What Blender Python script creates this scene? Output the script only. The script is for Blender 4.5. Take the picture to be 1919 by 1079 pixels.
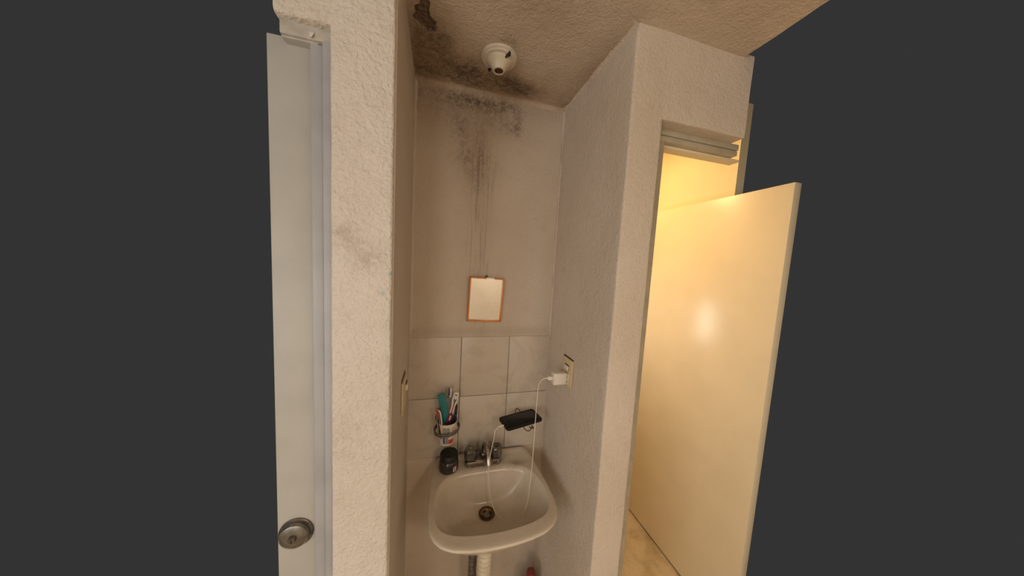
import bpy, bmesh, math, random
from mathutils import Vector, Matrix, noise
random.seed(7)
for o in list(bpy.data.objects): bpy.data.objects.remove(o)
S = bpy.context.scene
COL = S.collection
PI = math.pi

# ------------------------------------------------------------------ camera
YAW, PITCH, ROLL = 0.2662, -0.0878, 0.0540
fw = Vector((math.sin(YAW)*math.cos(PITCH), math.cos(YAW)*math.cos(PITCH), math.sin(PITCH)))
rt0 = Vector((math.cos(YAW), -math.sin(YAW), 0)); up0 = rt0.cross(fw)
rt = math.cos(ROLL)*rt0 + math.sin(ROLL)*up0
up = -math.sin(ROLL)*rt0 + math.cos(ROLL)*up0
cd = bpy.data.cameras.new('camera'); cam = bpy.data.objects.new('camera', cd); COL.objects.link(cam)
cd.sensor_width = 36; cd.lens = 513.99*36/1919; cd.shift_y = 1.5/1919; cd.clip_start = 0.01
M3 = Matrix((rt, up, -fw)).transposed().to_4x4()
M3.translation = Vector((0.1002, -1.0978, 1.62)); cam.matrix_world = M3
S.camera = cam

# ------------------------------------------------------------------ view, world, lights
S.view_settings.view_transform = 'Standard'; S.view_settings.look = 'None'
S.view_settings.gamma = 1; S.view_settings.use_curve_mapping = False
S.view_settings.exposure = 0.0
w = bpy.data.worlds.new('world'); S.world = w; w.use_nodes = True
w.node_tree.nodes['Background'].inputs[0].default_value = (0.0331, 0.0331, 0.0331, 1)
w.node_tree.nodes['Background'].inputs[1].default_value = 1.0

def area(name, loc, target, sx, sy, power, col):
    l = bpy.data.lights.new(name, 'AREA'); l.shape = 'RECTANGLE'; l.size = sx; l.size_y = sy
    l.energy = power; l.color = col
    o = bpy.data.objects.new(name, l); COL.objects.link(o); o.location = loc
    o.rotation_euler = (Vector(target)-Vector(loc)).to_track_quat('-Z', 'Y').to_euler()
    return o
# daylight entering by the window in the side wall behind the photographer
area('window_daylight', (-1.54, -2.05, 1.45), (0.5, -1.65, 1.35), 1.3, 1.15, 19, (1.0, 0.96, 0.92))
# added fill light before the closed rear wall, softens the alcove shadows
area('rear_fill', (-0.45, -3.04, 1.35), (0.1, 0, 1.3), 0.9, 1.5, 17, (1.0, 0.93, 0.84))
# warm ceiling lamp of the room behind the photographer
area('room_lamp', (0.85, -2.45, 2.20), (0.85, -2.5, 0), 0.3, 0.3, 14, (1.0, 0.85, 0.68))
# the lamp of the bathroom behind the open door
area('bathroom_lamp', (0.92, 0.34, 2.40), (1.0, 0.34, 0), 0.22, 0.22, 7.2, (1.0, 0.66, 0.27))
# added light panel that makes the pale highlight on the open leaf
area('leaf_highlight_panel', (0.712, 0.437, 1.37), (1.4, 0.437, 1.37), 0.17, 0.30, 2.2, (1.0, 0.93, 0.84))

# ------------------------------------------------------------------ material helper
class NT:
    def __init__(s, name):
        s.m = bpy.data.materials.new(name); s.m.use_nodes = True
        s.t = s.m.node_tree; s.n = s.t.nodes; s.b = s.n['Principled BSDF']
        s.tc = s.n.new('ShaderNodeTexCoord')
    def link(s, a, b): s.t.links.new(a, b)
    def put(s, sock, v):
        if hasattr(v, 'is_linked') or hasattr(v, 'links'): s.link(v, sock)
        elif isinstance(v, (tuple, list)) and len(v) == 3 and sock.type == 'RGBA': sock.default_value = (*v, 1)
        else: sock.default_value = v
    def mapping(s, scale=(1, 1, 1), loc=(0, 0, 0), rot=(0, 0, 0)):
        k = s.n.new('ShaderNodeMapping'); s.link(s.tc.outputs['Object'], k.inputs[0])
        k.inputs['Scale'].default_value = scale; k.inputs['Location'].default_value = loc; k.inputs['Rotation'].default_value = rot
        return k.outputs[0]
    def noise(s, scale, detail=3, rough=.55, vec=None, dist=0):
        k = s.n.new('ShaderNodeTexNoise'); s.link(vec or s.tc.outputs['Object'], k.inputs['Vector'])
        k.inputs['Scale'].default_value = scale; k.inputs['Detail'].default_value = detail
        k.inputs['Roughness'].default_value = rough; k.inputs['Distortion'].default_value = dist
        return k.outputs['Fac']
    def voro(s, scale, vec=None):
        k = s.n.new('ShaderNodeTexVoronoi'); s.link(vec or s.tc.outputs['Object'], k.inputs['Vector'])
        k.inputs['Scale'].default_value = scale; return k.outputs['Distance']
    def math(s, op, a, b=0.0, c=None):
        k = s.n.new('ShaderNodeMath'); k.operation = op; s.put(k.inputs[0], a); s.put(k.inputs[1], b)
        if c is not None: s.put(k.inputs[2], c)
        return k.outputs[0]
    def rng(s, v, a, b, c=0.0, d=1.0):
        k = s.n.new('ShaderNodeMapRange'); k.interpolation_type = 'SMOOTHSTEP'
        for i, x in enumerate((v, a, b, c, d)): s.put(k.inputs[i], x)
        return k.outputs[0]
    def mix(s, f, a, b):
        k = s.n.new('ShaderNodeMix'); k.data_type = 'RGBA'; s.put(k.inputs[0], f); s.put(k.inputs[6], a); s.put(k.inputs[7], b)
        return k.outputs[2]
    def attr(s, name):
        k = s.n.new('ShaderNodeAttribute'); k.attribute_name = name; return k.outputs['Fac']
    def sep(s):
        k = s.n.new('ShaderNodeSeparateXYZ'); s.link(s.tc.outputs['Object'], k.inputs[0]); return k.outputs
    def bump(s, h, strength, dist=.002):
        k = s.n.new('ShaderNodeBump'); k.inputs['Strength'].default_value = 1
        s.put(k.inputs['Strength'], strength); k.inputs['Distance'].default_value = dist
        s.link(h, k.inputs['Height']); s.link(k.outputs[0], s.b.inputs['Normal'])
    def out(s, col=None, rough=None, metal=None, **kw):
        if col is not None: s.put(s.b.inputs['Base Color'], col)
        if rough is not None: s.put(s.b.inputs['Roughness'], rough)
        if metal is not None: s.put(s.b.inputs['Metallic'], metal)
        for k, v in kw.items(): s.put(s.b.inputs[k.replace('_', ' ')], v)
        return s.m

def simple(name, col, rough=.5, metal=0, var=.12, scale=40, bump=0, **kw):
    t = NT(name); f = t.noise(scale, 4)
    c = t.mix(t.rng(f, .35, .7), tuple(x*(1+var*.4) for x in col), tuple(x*(1-var) for x in col))
    if bump: t.bump(t.noise(scale*3, 3), bump, .001)
    return t.out(c, rough, metal, **kw)

def plaster(name, base, grain=1.0, bscale=120, coarse=.0045, rough=.75, smudge=()):
    t = NT(name)
    big = t.noise(3.2, 4); mid = t.noise(22, 4)
    c = t.mix(t.rng(big, .35, .7), base, tuple(x*k for x, k in zip(base, (.93, .91, .88))))
    c = t.mix(t.math('MULTIPLY', t.rng(mid, .5, .75), .10), c, (.30, .22, .15))
    st, mo = t.attr('stain'), t.attr('mold')
    fine = t.noise(230, 5, .75); fine2 = t.noise(55, 6, .72, dist=.8)
    streak = t.noise(14, 3, .6, vec=t.mapping((7, 1, .32)), dist=.35)
    c = t.mix(t.math('MULTIPLY', st, t.rng(fine2, .25, .75, .55, 1.0)), c, (.20, .125, .070))
    dens = t.math('MULTIPLY', mo, t.rng(fine2, .30, .70, .25, 1.10))
    spk = t.rng(t.math('ADD', fine, t.math('MULTIPLY', dens, .42)), .63, .80)
    spk = t.math('MULTIPLY', spk, t.rng(mo, .02, .30))
    c = t.mix(t.math('MULTIPLY', dens, .82), c, (.140, .090, .056))
    c = t.mix(t.math('MULTIPLY', spk, .62), c, (.082, .050, .031))
    dr = t.math('MULTIPLY', t.attr('drip'), t.rng(streak, .50, .60))
    dr = t.math('MULTIPLY', dr, t.rng(fine, .38, .62, .25, 1.0))
    c = t.mix(t.math('MULTIPLY', dr, .70), c, (.085, .060, .042))
    for (px, py, pz, rr, amp, col) in smudge:
        k = t.n.new('ShaderNodeVectorMath'); k.operation = 'DISTANCE'; t.link(t.tc.outputs['Object'], k.inputs[0]); k.inputs[1].default_value = (px, py, pz)
        c = t.mix(t.math('MULTIPLY', t.math('MULTIPLY', t.rng(k.outputs['Value'], 0, rr, 1, 0), t.rng(fine2, .35, .65)), amp), c, col)
    h = t.math('ADD', t.math('MULTIPLY', t.noise(bscale, 3, .5, dist=.3), .8), t.math('MULTIPLY', t.noise(bscale*.33, 3), .8))
    if grain > 0:
        sm = t.math('SUBTRACT', 1.0, t.attr('smooth'))
        t.bump(h, t.math('MULTIPLY', sm, grain), coarse)
    return t.out(c, rough)

MAT = {}
MAT['plaster_front'] = plaster('plaster_front', (.70, .65, .585), 1.0, 120, .0060,
    smudge=[(-.095, -.432, 1.66, .05, .45, (.28, .20, .14)), (-.05, -.432, 1.62, .06, .4, (.28, .20, .14)), (-.09, -.432, 1.20, .12, .22, (.28, .20, .14)), (-.003, -.432, 1.585, .008, .8, (.10, .35, .33)), (-.02, -.432, 1.54, .012, .4, (.10, .35, .33))])
MAT['plaster_alcove'] = plaster('plaster_alcove', (.59, .505, .415), .75, 160, .0035)
MAT['plaster_side'] = plaster('plaster_side', (.63, .545, .45), .8, 150, .0040)
MAT['plaster_ceiling'] = plaster('plaster_ceiling', (.64, .53, .42), .9, 165, .0042)
MAT['room_paint'] = plaster('room_paint', (.80, .74, .65), .3, 110, .003)
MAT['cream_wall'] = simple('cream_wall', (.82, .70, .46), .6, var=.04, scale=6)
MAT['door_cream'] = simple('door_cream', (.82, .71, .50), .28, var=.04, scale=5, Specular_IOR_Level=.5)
MAT['door_grey'] = simple('door_grey', (.47, .46, .425), .5, var=.07, scale=7, bump=.08)
MAT['frame_blue'] = simple('frame_blue', (.40, .405, .42), .42, var=.10, scale=9)
MAT['frame_dirty'] = simple('frame_dirty', (.46, .435, .385), .5, var=.22, scale=22, bump=.1)
MAT['frame_olive'] = simple('frame_olive', (.44, .385, .28), .45, var=.15, scale=18)
MAT['dark'] = simple('dark', (.012, .010, .009), .6)
MAT['hole'] = simple('bare_concrete', (.155, .105, .070), .95, var=.6, scale=90, bump=.8)
t = NT('marble_tile')
v = t.noise(9, 6, .6, dist=1.6); v2 = t.noise(4, 3)
c = t.mix(t.rng(v, .50, .62, 0, .40), (.58, .505, .42), (.45, .38, .31)); c = t.mix(t.rng(v2, .45, .75, 0, .35), c, (.46, .385, .305))
MAT['tile'] = t.out(c, .32)
MAT['grout'] = simple('grout', (.16, .105, .062), .9, var=.5, scale=60)
t = NT('sink_ceramic')
d = t.noise(7, 4); d2 = t.noise(60, 4)
c = t.mix(t.rng(d, .42, .72, 0, .5), (.62, .54, .43), (.49, .40, .29)); c = t.mix(t.rng(d2, .55, .8, 0, .25), c, (.40, .32, .22))
c = t.mix(t.math('MULTIPLY', t.attr('stain'), t.rng(d2, .3, .6, .5, 1)), c, (.17, .10, .05))
MAT['ceramic'] = t.out(c, .22)
MAT['chrome'] = simple('worn_chrome', (.46, .43, .39), .24, 1, var=.35, scale=70)
MAT['chrome_aged'] = simple('aged_steel', (.26, .245, .215), .38, .85, var=.3, scale=60)
MAT['chrome_dark'] = simple('grimy_chrome', (.16, .14, .12), .35, .8, var=.5, scale=60)
MAT['knob_smoke'] = simple('smoky_chrome_knob', (.22, .20, .175), .18, .75, var=.45, scale=90)
MAT['acrylic'] = simple('clear_acrylic', (.55, .50, .44), .12, 0, var=.1, Transmission_Weight=.75, IOR=1.45)
MAT['porcelain'] = simple('porcelain', (.62, .555, .44), .38, var=.10, scale=30)
MAT['copper'] = simple('copper_socket', (.10, .035, .018), .5, .5)
MAT['rust'] = simple('rusty_brass', (.30, .165, .06), .5, .5, var=.5, scale=160)
MAT['rust_dark'] = simple('dark_rust', (.10, .050, .020), .6, .3, var=.5, scale=160)
MAT['black_plastic'] = simple('black_plastic', (.010, .009, .008), .55, bump=.1)
MAT['jar'] = simple('dark_translucent_jar', (.040, .030, .023), .22, var=.2)
MAT['white_plastic'] = simple('white_plastic', (.74, .68, .60), .38, var=.04)
MAT['cup_white'] = simple('cup_white', (.66, .58, .47), .4, var=.04)
MAT['ivory'] = simple('ivory_plastic', (.66, .52, .30), .4, var=.05)
MAT['orange'] = simple('orange_plastic', (.72, .235, .022), .4, var=.12)
MAT['teal'] = simple('teal_plastic', (.006, .155, .165), .38, var=.15)
MAT['red'] = simple('red_plastic', (.30, .022, .020), .4)
MAT['cap_red'] = simple('faded_red_cap', (.19, .032, .024), .5)
MAT['pink'] = simple('pink_plastic', (.42, .09, .10), .4)
MAT['amber'] = simple('amber_plastic', (.33, .12, .018), .4)
MAT['navy'] = simple('navy_plastic', (.014, .024, .10), .35)
MAT['brush_dark'] = simple('dark_plastic', (.018, .018, .026), .4)
MAT['blue_grey'] = simple('print_blue_grey', (.26, .25, .28), .5)
MAT['print_blue'] = simple('print_blue', (.07, .075, .19), .5)
MAT['print_red'] = simple('print_red', (.52, .055, .025), .5)
MAT['print_grey'] = simple('print_grey', (.36, .33, .32), .5)
MAT['green'] = simple('green_rubber', (.04, .20, .17), .5)
MAT['wire'] = simple('grey_wire', (.17, .155, .125), .45, .5, var=.3)
MAT['wire_rust'] = simple('rusty_wire', (.13, .075, .045), .5, .5, var=.4)
MAT['cable'] = simple('cable_white', (.74, .65, .52), .45, var=.03)
MAT['phone'] = simple('phone_case', (.010, .009, .008), .45, Specular_IOR_Level=.25)
MAT['screen'] = simple('phone_screen', (.006, .006, .007), .25, Specular_IOR_Level=.2)
MAT['pipe'] = simple('pipe_white', (.64, .56, .42), .45, var=.12, scale=30)
MAT['pipe_grey'] = simple('pipe_grey', (.17, .14, .11), .5, var=.3)  # dark tone paints shade on the rear trap leg; also the drain plug
MAT['bottle'] = simple('bottle_grey', (.22, .21, .15), .4)
t = NT('mirror_glass'); MAT['mirror'] = t.out((.94, .92, .87), .015, 1.0)
t = NT('floor_screed')
d = t.noise(9, 5, .6); d2 = t.noise(70, 5, .65)
c = t.mix(t.rng(d, .4, .7), (.62, .50, .33), (.44, .33, .19)); c = t.mix(t.rng(d2, .5, .8, 0, .4), c, (.28, .20, .11))
t.bump(d2, .3, .002); MAT['floor'] = t.out(c, .6)

# ------------------------------------------------------------------ object helpers
def mk(name, verts, faces, mat, parent=None, smooth=False):
    me = bpy.data.meshes.new(name); me.from_pydata([tuple(v) for v in verts], [], faces); me.update()
    return fin(name, me, mat, parent, smooth)
def fin(name, me, mat, parent=None, smooth=False):
    if mat: me.materials.append(MAT[mat])
    if smooth:
        for p in me.polygons: p.use_smooth = True
    o = bpy.data.objects.new(name, me); COL.objects.link(o)
    if parent: o.parent = parent
    return o
def bmo(name, bm, mat, parent=None, smooth=False):
    bmesh.ops.recalc_face_normals(bm, faces=bm.faces)
    me = bpy.data.meshes.new(name); bm.to_mesh(me); bm.free()
    return fin(name, me, mat, parent, smooth)
def autosmooth(o, deg=35):
    me = o.data
    for p in me.polygons: p.use_smooth = True
    me.set_sharp_from_angle(angle=math.radians(deg))
    return o
def tag(o, label, cat, group=None, kind=None):
    o['label'] = label; o['category'] = cat
    if group: o['group'] = group
    if kind: o['kind'] = kind
    return o
def empty(name, loc=(0, 0, 0)):
    o = bpy.data.objects.new(name, None); COL.objects.link(o); o.location = loc; o.empty_display_size = .02
    return o
def box_bm(x0, x1, y0, y1, z0, z1, bev=0, seg=2):
    bm = bmesh.new(); bmesh.ops.create_cube(bm, size=1)
    for v in bm.verts:
        v.co = Vector((x0 if v.co.x < 0 else x1, y0 if v.co.y < 0 else y1, z0 if v.co.z < 0 else z1))
    if bev: bmesh.ops.bevel(bm, geom=bm.edges[:], offset=bev, segments=seg, affect='EDGES', profile=.5)
    return bm
def box(name, x0, x1, y0, y1, z0, z1, mat, parent=None, bev=0, seg=2):
    o = bmo(name, box_bm(x0, x1, y0, y1, z0, z1, bev, seg), mat, parent)
    return autosmooth(o, 40) if bev else o
def lathe(name, prof, mat, parent=None, c=(0, 0, 0), n=40, flute=None, smooth=True, deg=35, cap=True):
    vs, fs = [], []
    for r, z in prof:
        for i in range(n):
            a = 2*PI*i/n; rr = r*(flute(a, z) if flute else 1)
            vs.append((c[0]+rr*math.cos(a), c[1]+rr*math.sin(a), c[2]+z))
    for k in range(len(prof)-1):
        for i in range(n):
            j = (i+1) % n; fs.append((k*n+i, k*n+j, (k+1)*n+j, (k+1)*n+i))
    for k in (0, len(prof)-1):
        if cap and prof[k][0] > 1e-4: fs.append(tuple(k*n+i for i in (range(n) if k else reversed(range(n)))))
    bm = bmesh.new(); bv = [bm.verts.new(v) for v in vs]
    for f in fs: bm.faces.new([bv[i] for i in f])
    bmesh.ops.remove_doubles(bm, verts=bm.verts, dist=1e-6)
    o = bmo(name, bm, mat, parent)
    return autosmooth(o, deg) if smooth else o
def catmull(P, n=8):
    P = [Vector(p) for p in P]; Q = [2*P[0]-P[1]]+P+[2*P[-1]-P[-2]]; out = []
    for i in range(1, len(Q)-2):
        for k in range(n):
            t = k/n; a, b, c, d = Q[i-1], Q[i], Q[i+1], Q[i+2]
            out.append(.5*((2*b)+(-a+c)*t+(2*a-5*b+4*c-d)*t*t+(-a+3*b-3*c+d)*t**3))
    return out+[P[-1]]
def tube_bm(P, r, n=10, closed=False, flat=1.0, bm=None):
    """r: number or list; flat<1 squashes the section sideways"""
    P = [Vector(p) for p in P]; m = len(P); bm = bm or bmesh.new(); rings = []; nrm = None
    for i, p in enumerate(P):
        a = P[(i-1) % m] if (closed or i) else p; b = P[(i+1) % m] if (closed or i < m-1) else p
        tg = (b-a).normalized()
        if nrm is None:
            nrm = tg.cross(Vector((0, 0, 1)))
            if nrm.length < .1: nrm = tg.cross(Vector((0, 1, 0)))
        nrm = (nrm-tg*nrm.dot(tg)).normalized(); bi = tg.cross(nrm)
        rr = r[i] if isinstance(r, (list, tuple)) else r
        rings.append([bm.verts.new(p+rr*(math.cos(2*PI*k/n)*nrm+flat*math.sin(2*PI*k/n)*bi)) for k in range(n)])
    for i in range(m if closed else m-1):
        A, B = rings[i], rings[(i+1) % m]
        for k in range(n): bm.faces.new((A[k], A[(k+1) % n], B[(k+1) % n], B[k]))
    if not closed:
        bm.faces.new(rings[0]); bm.faces.new(rings[-1])
    return bm
def tube(name, P, r, mat, parent=None, n=10, closed=False, flat=1.0):
    return autosmooth(bmo(name, tube_bm(P, r, n, closed, flat), mat, parent), 50)
def nz(p, s, a): return a*noise.noise(Vector(p)*s)
def gauss(u, v, B):
    s = 0
    for (a, b, ra, rb, rot, amp) in B:
        du, dv = u-a, v-b; c, q = math.cos(rot), math.sin(rot)
        x, y = (du*c+dv*q)/ra, (-du*q+dv*c)/rb
        s += amp*math.exp(-(x*x+y*y))
    return min(1.0, s)
def attrs(o, fn):
    me = o.data; A = {}
    for v in me.vertices:
        for k, x in fn(v.co).items(): A.setdefault(k, [0]*len(me.vertices))[v.index] = x
    for k, l in A.items():
        a = me.attributes.new(k, 'FLOAT', 'POINT'); a.data.foreach_set('value', l)

# ------------------------------------------------------------------ room dimensions
W, D, H = .584, .432, 2.263
XL, ZL = -.121, 2.074          # left door opening
XR, ZR = .688, 2.042           # bathroom door opening

# ------------------------------------------------------------------ walls
def wall_boxes(name, parts, mat):
    """parts: (box limits, [edge tests], bevel); front arrises are rounded and wander like hand-trowelled plaster"""
    bm = bmesh.new()
    for lim, tests, bev in parts:
        q = box_bm(*lim)
        E = [e for e in q.edges if any(t_(e.verts[0].co, e.verts[1].co) for t_ in tests)]
        if E: bmesh.ops.bevel(q, geom=E, offset=bev, segments=4, affect='EDGES', profile=.5)
        for _ in range(5):
            L = [e for e in q.edges if e.calc_length() > .09]
            if not L: break
            bmesh.ops.subdivide_edges(q, edges=L, cuts=1)
            bmesh.ops.triangulate(q, faces=[f for f in q.faces if len(f.verts) > 4])
        bmesh.ops.recalc_face_normals(q, faces=q.faces)
        me = bpy.data.meshes.new('t'); q.to_mesh(me); q.free(); bm.from_mesh(me); bpy.data.meshes.remove(me)
    for v in bm.verts:
        q = v.co.copy(); v.co.x += nz(q+Vector((3, 0, 0)), 9, .0016); v.co.y += nz(q+Vector((0, 7, 0)), 9, .0020)
    me = bpy.data.meshes.new(name); bm.to_mesh(me); bm.free()
    o = fin(name, me, mat); autosmooth(o, 40); o['kind'] = 'structure'; return o
def eq(a, b): return abs(a-b) < 1e-4
def vert_edge(x): return lambda p, q: eq(p.y, -D) and eq(q.y, -D) and eq(p.x, x) and eq(q.x, x)
def hor_edge(z): return lambda p, q: eq(p.y, -D) and eq(q.y, -D) and eq(p.z, z) and eq(q.z, z)
wl = wall_boxes('wall_left', [((XL, 0, -D, .06, 0, H+.01), [vert_edge(XL), vert_edge(0)], .006), ((-.215, XL+.006, -D, -.30, ZL, H+.01), [hor_edge(ZL)], .010)], 'plaster_front')
tag(wl, 'rough white plaster wall pier between the grey door and the sink alcove', 'wall')
# the alcove's left flank: thin sheet with warm, dimmer light put into its colour
al = box('alcove_flank', -.004, 0.0025, -D+.010, 0.0, 0, H, 'plaster_alcove', wl)
wr = wall_boxes('wall_right', [((W, XR, -D, .06, 0, H+.01), [vert_edge(XR), vert_edge(W)], .007), ((XR-.007, .99, -D, -.33, ZR, H+.01), [hor_edge(ZR)], .005)], 'plaster_side')
tag(wr, 'plaster wall right of the sink, wrapping over the open doorway', 'wall')

# alcove back wall, a lumpy grid
MB = [(.06, 2.235, .07, .025, 0, .25), (.15, 2.220, .06, .035, 0, .50), (.25, 2.222, .08, .030, 0, .68), (.35, 2.225, .06, .03, 0, .50),
      (.165, 2.13, .035, .05, .2, .42), (.19, 2.02, .045, .07, .1, .46), (.25, 2.06, .02, .10, 0, .30), (.388, 2.17, .018, .045, 0, .50),
      (.355, 2.145, .04, .025, 0, .38), (.30, 2.17, .05, .04, 0, .22), (.24, 1.94, .04, .07, 0, .28), (.30, 2.0, .03, .05, 0, .2), (.01, 2.22, .02, .06, 0, .5)]
ST = [(.24, 2.18, .17, .10, 0, .50), (.2, 2.02, .10, .14, 0, .25), (.05, 2.2, .08, .1, 0, .3), (.5, 2.24, .12, .05, 0, .3), (.25, 1.8, .06, .25, 0, .12)]
DR = [(.235, 1.80, .014, .24, 0, .9), (.266, 1.80, .012, .22, 0, .75), (.288, 1.66, .008, .16, 0, .6), (.215, 1.66, .008, .10, 0, .5), (.26, 1.98, .05, .10, 0, .7), (.252, 1.60, .006, .06, 0, .8), (.27, 1.36, .03, .03, 0, .6)]
vs, fs = [], []; nx, nzz = 58, 230
for j in range(nzz+1):
    for i in range(nx+1):
        x, z = W*i/nx, H*j/nzz
        y = nz((x, 0, z), 6, .0022)+nz((x, 3, z), 22, .0010)
        if z < 1.316: y = .003
        elif z < 1.36: y += -.003*max(0, noise.noise(Vector((x*40, 5, z*60)))+.25)*(1-(z-1.316)/.044)
        if z < .815: y = -.002
        vs.append((x, y, z))
for j in range(nzz):
    for i in range(nx):
        a = j*(nx+1)+i; fs.append((a, a+1, a+nx+2, a+nx+1))
wb = mk('wall_back', vs, fs, 'plaster_alcove', smooth=True)
attrs(wb, lambda c: dict(mold=gauss(c.x, c.z, MB), stain=min(1, gauss(c.x, c.z, ST)+.25*math.exp(-((c.z-1.34)/.02)**2)+.22*math.exp(-(c.z/.5)**2)), drip=gauss(c.x, c.z, DR), smooth=1.0 if c.z < 1.31 else 0.0))
md = wb.modifiers.new('thickness', 'SOLIDIFY'); md.thickness = .06; md.offset = -1
wb['kind'] = 'structure'; tag(wb, 'mould-stained plaster back wall of the sink alcove with tiles', 'wall')
box('grout_bed', 0.0, W, -.001, .004, .818, 1.318, 'grout', wb)
xs = [.0015, .2, .4, W-.0015]; zs = [.8195, 1.0695, 1.3195]
for r in range(2):
    for c in range(3):
        g = .0010
        o = box('tile', xs[c]+g, xs[c+1]-g, -.0045, 0.002, zs[r]+g, zs[r+1]-g, 'tile', wb, .0012, 2)
        o.rotation_euler = (0, 0, 0)
def fillet(name, parent, mat, p0, p1, da, db, r, n=6, m=40):
    """concave fillet along p0-p1 between directions da and db"""
    p0, p1, da, db = map(Vector, (p0, p1, da, db)); vs, fs = [], []
    for j in range(m+1):
        b = p0.lerp(p1, j/m); rr = r*(1+.35*noise.noise(b*14))
        for k in range(n+1):
            a = PI/2*k/n; vs.append(b+da*rr*(1-math.sin(a))+db*rr*(1-math.cos(a)))
    for j in range(m):
        for k in range(n):
            a = j*(n+1)+k; fs.append((a, a+1, a+n+2, a+n+1))
    return mk(name, vs, fs, mat, parent, True)
# ------------------------------------------------------------------ ceiling with the broken hole
hole = [(.040, -.330), (.036, -.302), (.022, -.290), (.024, -.272), (.015, -.257), (.019, -.249), (.030, -.245), (.036, -.234), (.047, -.232), (.053, -.221),
        (.062, -.219), (.072, -.224), (.077, -.236), (.074, -.250), (.077, -.258), (.066, -.266), (.061, -.274), (.058, -.290), (.062, -.312), (.054, -.328)]
CM = [(.02, -.02, .04, .03, 0, .35), (.30, -.10, .05, .03, 0, .45), (.10, -.20, .03, .05, .2, .35), (.16, -.095, .05, .03, 0, .4), (.08, -.17, .035, .045, .3, .5), (.045, -.245, .05, .07, 0, .45), (.02, -.12, .03, .07, 0, .45), (.03, -.05, .05, .03, 0, .5), (.13, -.12, .05, .035, -.2, .55),
      (.19, -.07, .06, .045, -.3, .8), (.12, -.04, .06, .025, 0, .5), (.25, -.03, .06, .02, 0, .6), (.34, -.075, .06, .04, 0, .85), (.39, -.05, .04, .03, 0, .7),
      (.265, -.265, .03, .012, 0, .4), (.29, -.265, .03, .02, .8, .3), (.575, -.2, .008, .2, 0, .35), (.57, -.02, .03, .02, 0, .5), (.19, -.13, .03, .06, 0, .4)]
CS = [(.07, -.14, .07, .09, .3, .45), (.34, -.06, .09, .05, 0, .45), (.2, -.08, .2, .09, 0, .75), (.06, -.2, .07, .12, 0, .75), (.40, -.06, .14, .06, 0, .45), (.56, -.2, .04, .25, 0, .40), (.35, -.38, .12, .08, .4, .22), (.47, -.16, .06, .07, 0, .2), (.02, -.05, .05, .2, 0, .4), (.28, -.22, .08, .08, 0, .35)]
x0, x1, y0, y1, st = -.215, .95, -.90, 0.0, .0125
bm = bmesh.new()
nx, ny = int((x1-x0)/st), int((y1-y0)/st)
def inpoly(x, y, P):
    r = False; j = len(P)-1
    for i in range(len(P)):
        if (P[i][1] > y) != (P[j][1] > y) and x < (P[j][0]-P[i][0])*(y-P[i][1])/(P[j][1]-P[i][1])+P[i][0]: r = not r
        j = i
    return r
# zone rectangle around the hole is left open in the grid and triangulated to the ragged outline
i0, i1 = int((.0-x0)/st)+1, int((.10-x0)/st); j0, j1 = int((-.345-y0)/st), int((-.205-y0)/st)
G = {}
def cz(x, y): return H+nz((x, y, 2), 7, .0025)+nz((x, y, 9), 26, .0014)
for j in range(ny+1):
    for i in range(nx+1):
        if i0 < i < i1 and j0 < j < j1: continue
        x = x0+(x1-x0)*i/nx; y = y0+(y1-y0)*j/ny; G[i, j] = bm.verts.new((x, y, cz(x, y)))
for j in range(ny):
    for i in range(nx):
        if i0 <= i < i1 and j0 <= j < j1: continue
        bm.faces.new((G[i, j], G[i+1, j], G[i+1, j+1], G[i, j+1]))
ring = [G[i, j0] for i in range(i0, i1)]+[G[i1, j] for j in range(j0, j1)]+[G[i, j1] for i in range(i1, i0, -1)]+[G[i0, j] for j in range(j1, j0, -1)]
hv = [bm.verts.new((x, y, cz(x, y))) for x, y in hole]
E = []
for L in (ring, hv):
    for k in range(len(L)):
        a, b = L[k], L[(k+1) % len(L)]
        E.append(bm.edges.get((a, b)) or bm.edges.new((a, b)))
bmesh.ops.triangle_fill(bm, use_beauty=True, edges=E)
for f in list(bm.faces):
    c = f.calc_center_median()
    if len(f.verts) == 3 and inpoly(c.x, c.y, hole) and all(v in hv for v in f.verts): bm.faces.remove(f)
for a, b, c, d in [((-1.5, -3), (1.5, -3), (1.5, -.9), (-1.5, -.9))]:
    bm.faces.new([bm.verts.new((p[0], p[1], H+.002)) for p in (a, b, c, d)])
me = bpy.data.meshes.new('ceiling'); bm.normal_update()
for f in bm.faces:
    if f.normal.z > 0: f.normal_flip()
bm.to_mesh(me); bm.free()
ce = fin('ceiling', me, 'plaster_ceiling', smooth=True)
cfn = lambda c: dict(mold=.86*gauss(c.x, c.y, CM), stain=gauss(c.x, c.y, CS), drip=0.0)
attrs(ce, cfn)
ce['kind'] = 'structure'; tag(ce, 'rough stained plaster ceiling with brown mould and a broken hole', 'ceiling')
# recess of the hole: ragged walls and a lumpy bottom of bare concrete
vs = [(x, y, cz(x, y)) for x, y in hole]; n = len(vs); cx, cy = sum(v[0] for v in hole)/n, sum(v[1] for v in hole)/n
fs = []
for s, dz in ((.95, .006), (.6, .007), (.25, .006)):
    vs += [(cx+(x-cx)*s, cy+(y-cy)*s, H+dz+nz((x*s, y*s, 1), 90, .004)) for x, y in hole]
for k in range(3):
    for i in range(n): fs.append((k*n+i, k*n+(i+1) % n, (k+1)*n+(i+1) % n, (k+1)*n+i))
fs.append(tuple(3*n+i for i in range(n)))
mk('broken_recess', vs, fs, 'hole', ce)
cv = fillet('cove', ce, 'plaster_ceiling', (0, 0, H), (W, 0, H), (0, -1, 0), (0, 0, -1), .014)
attrs(cv, lambda c: dict(mold=.45*gauss(c.x, -.02, CM), stain=.7*gauss(c.x, -.03, CS)))
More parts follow.
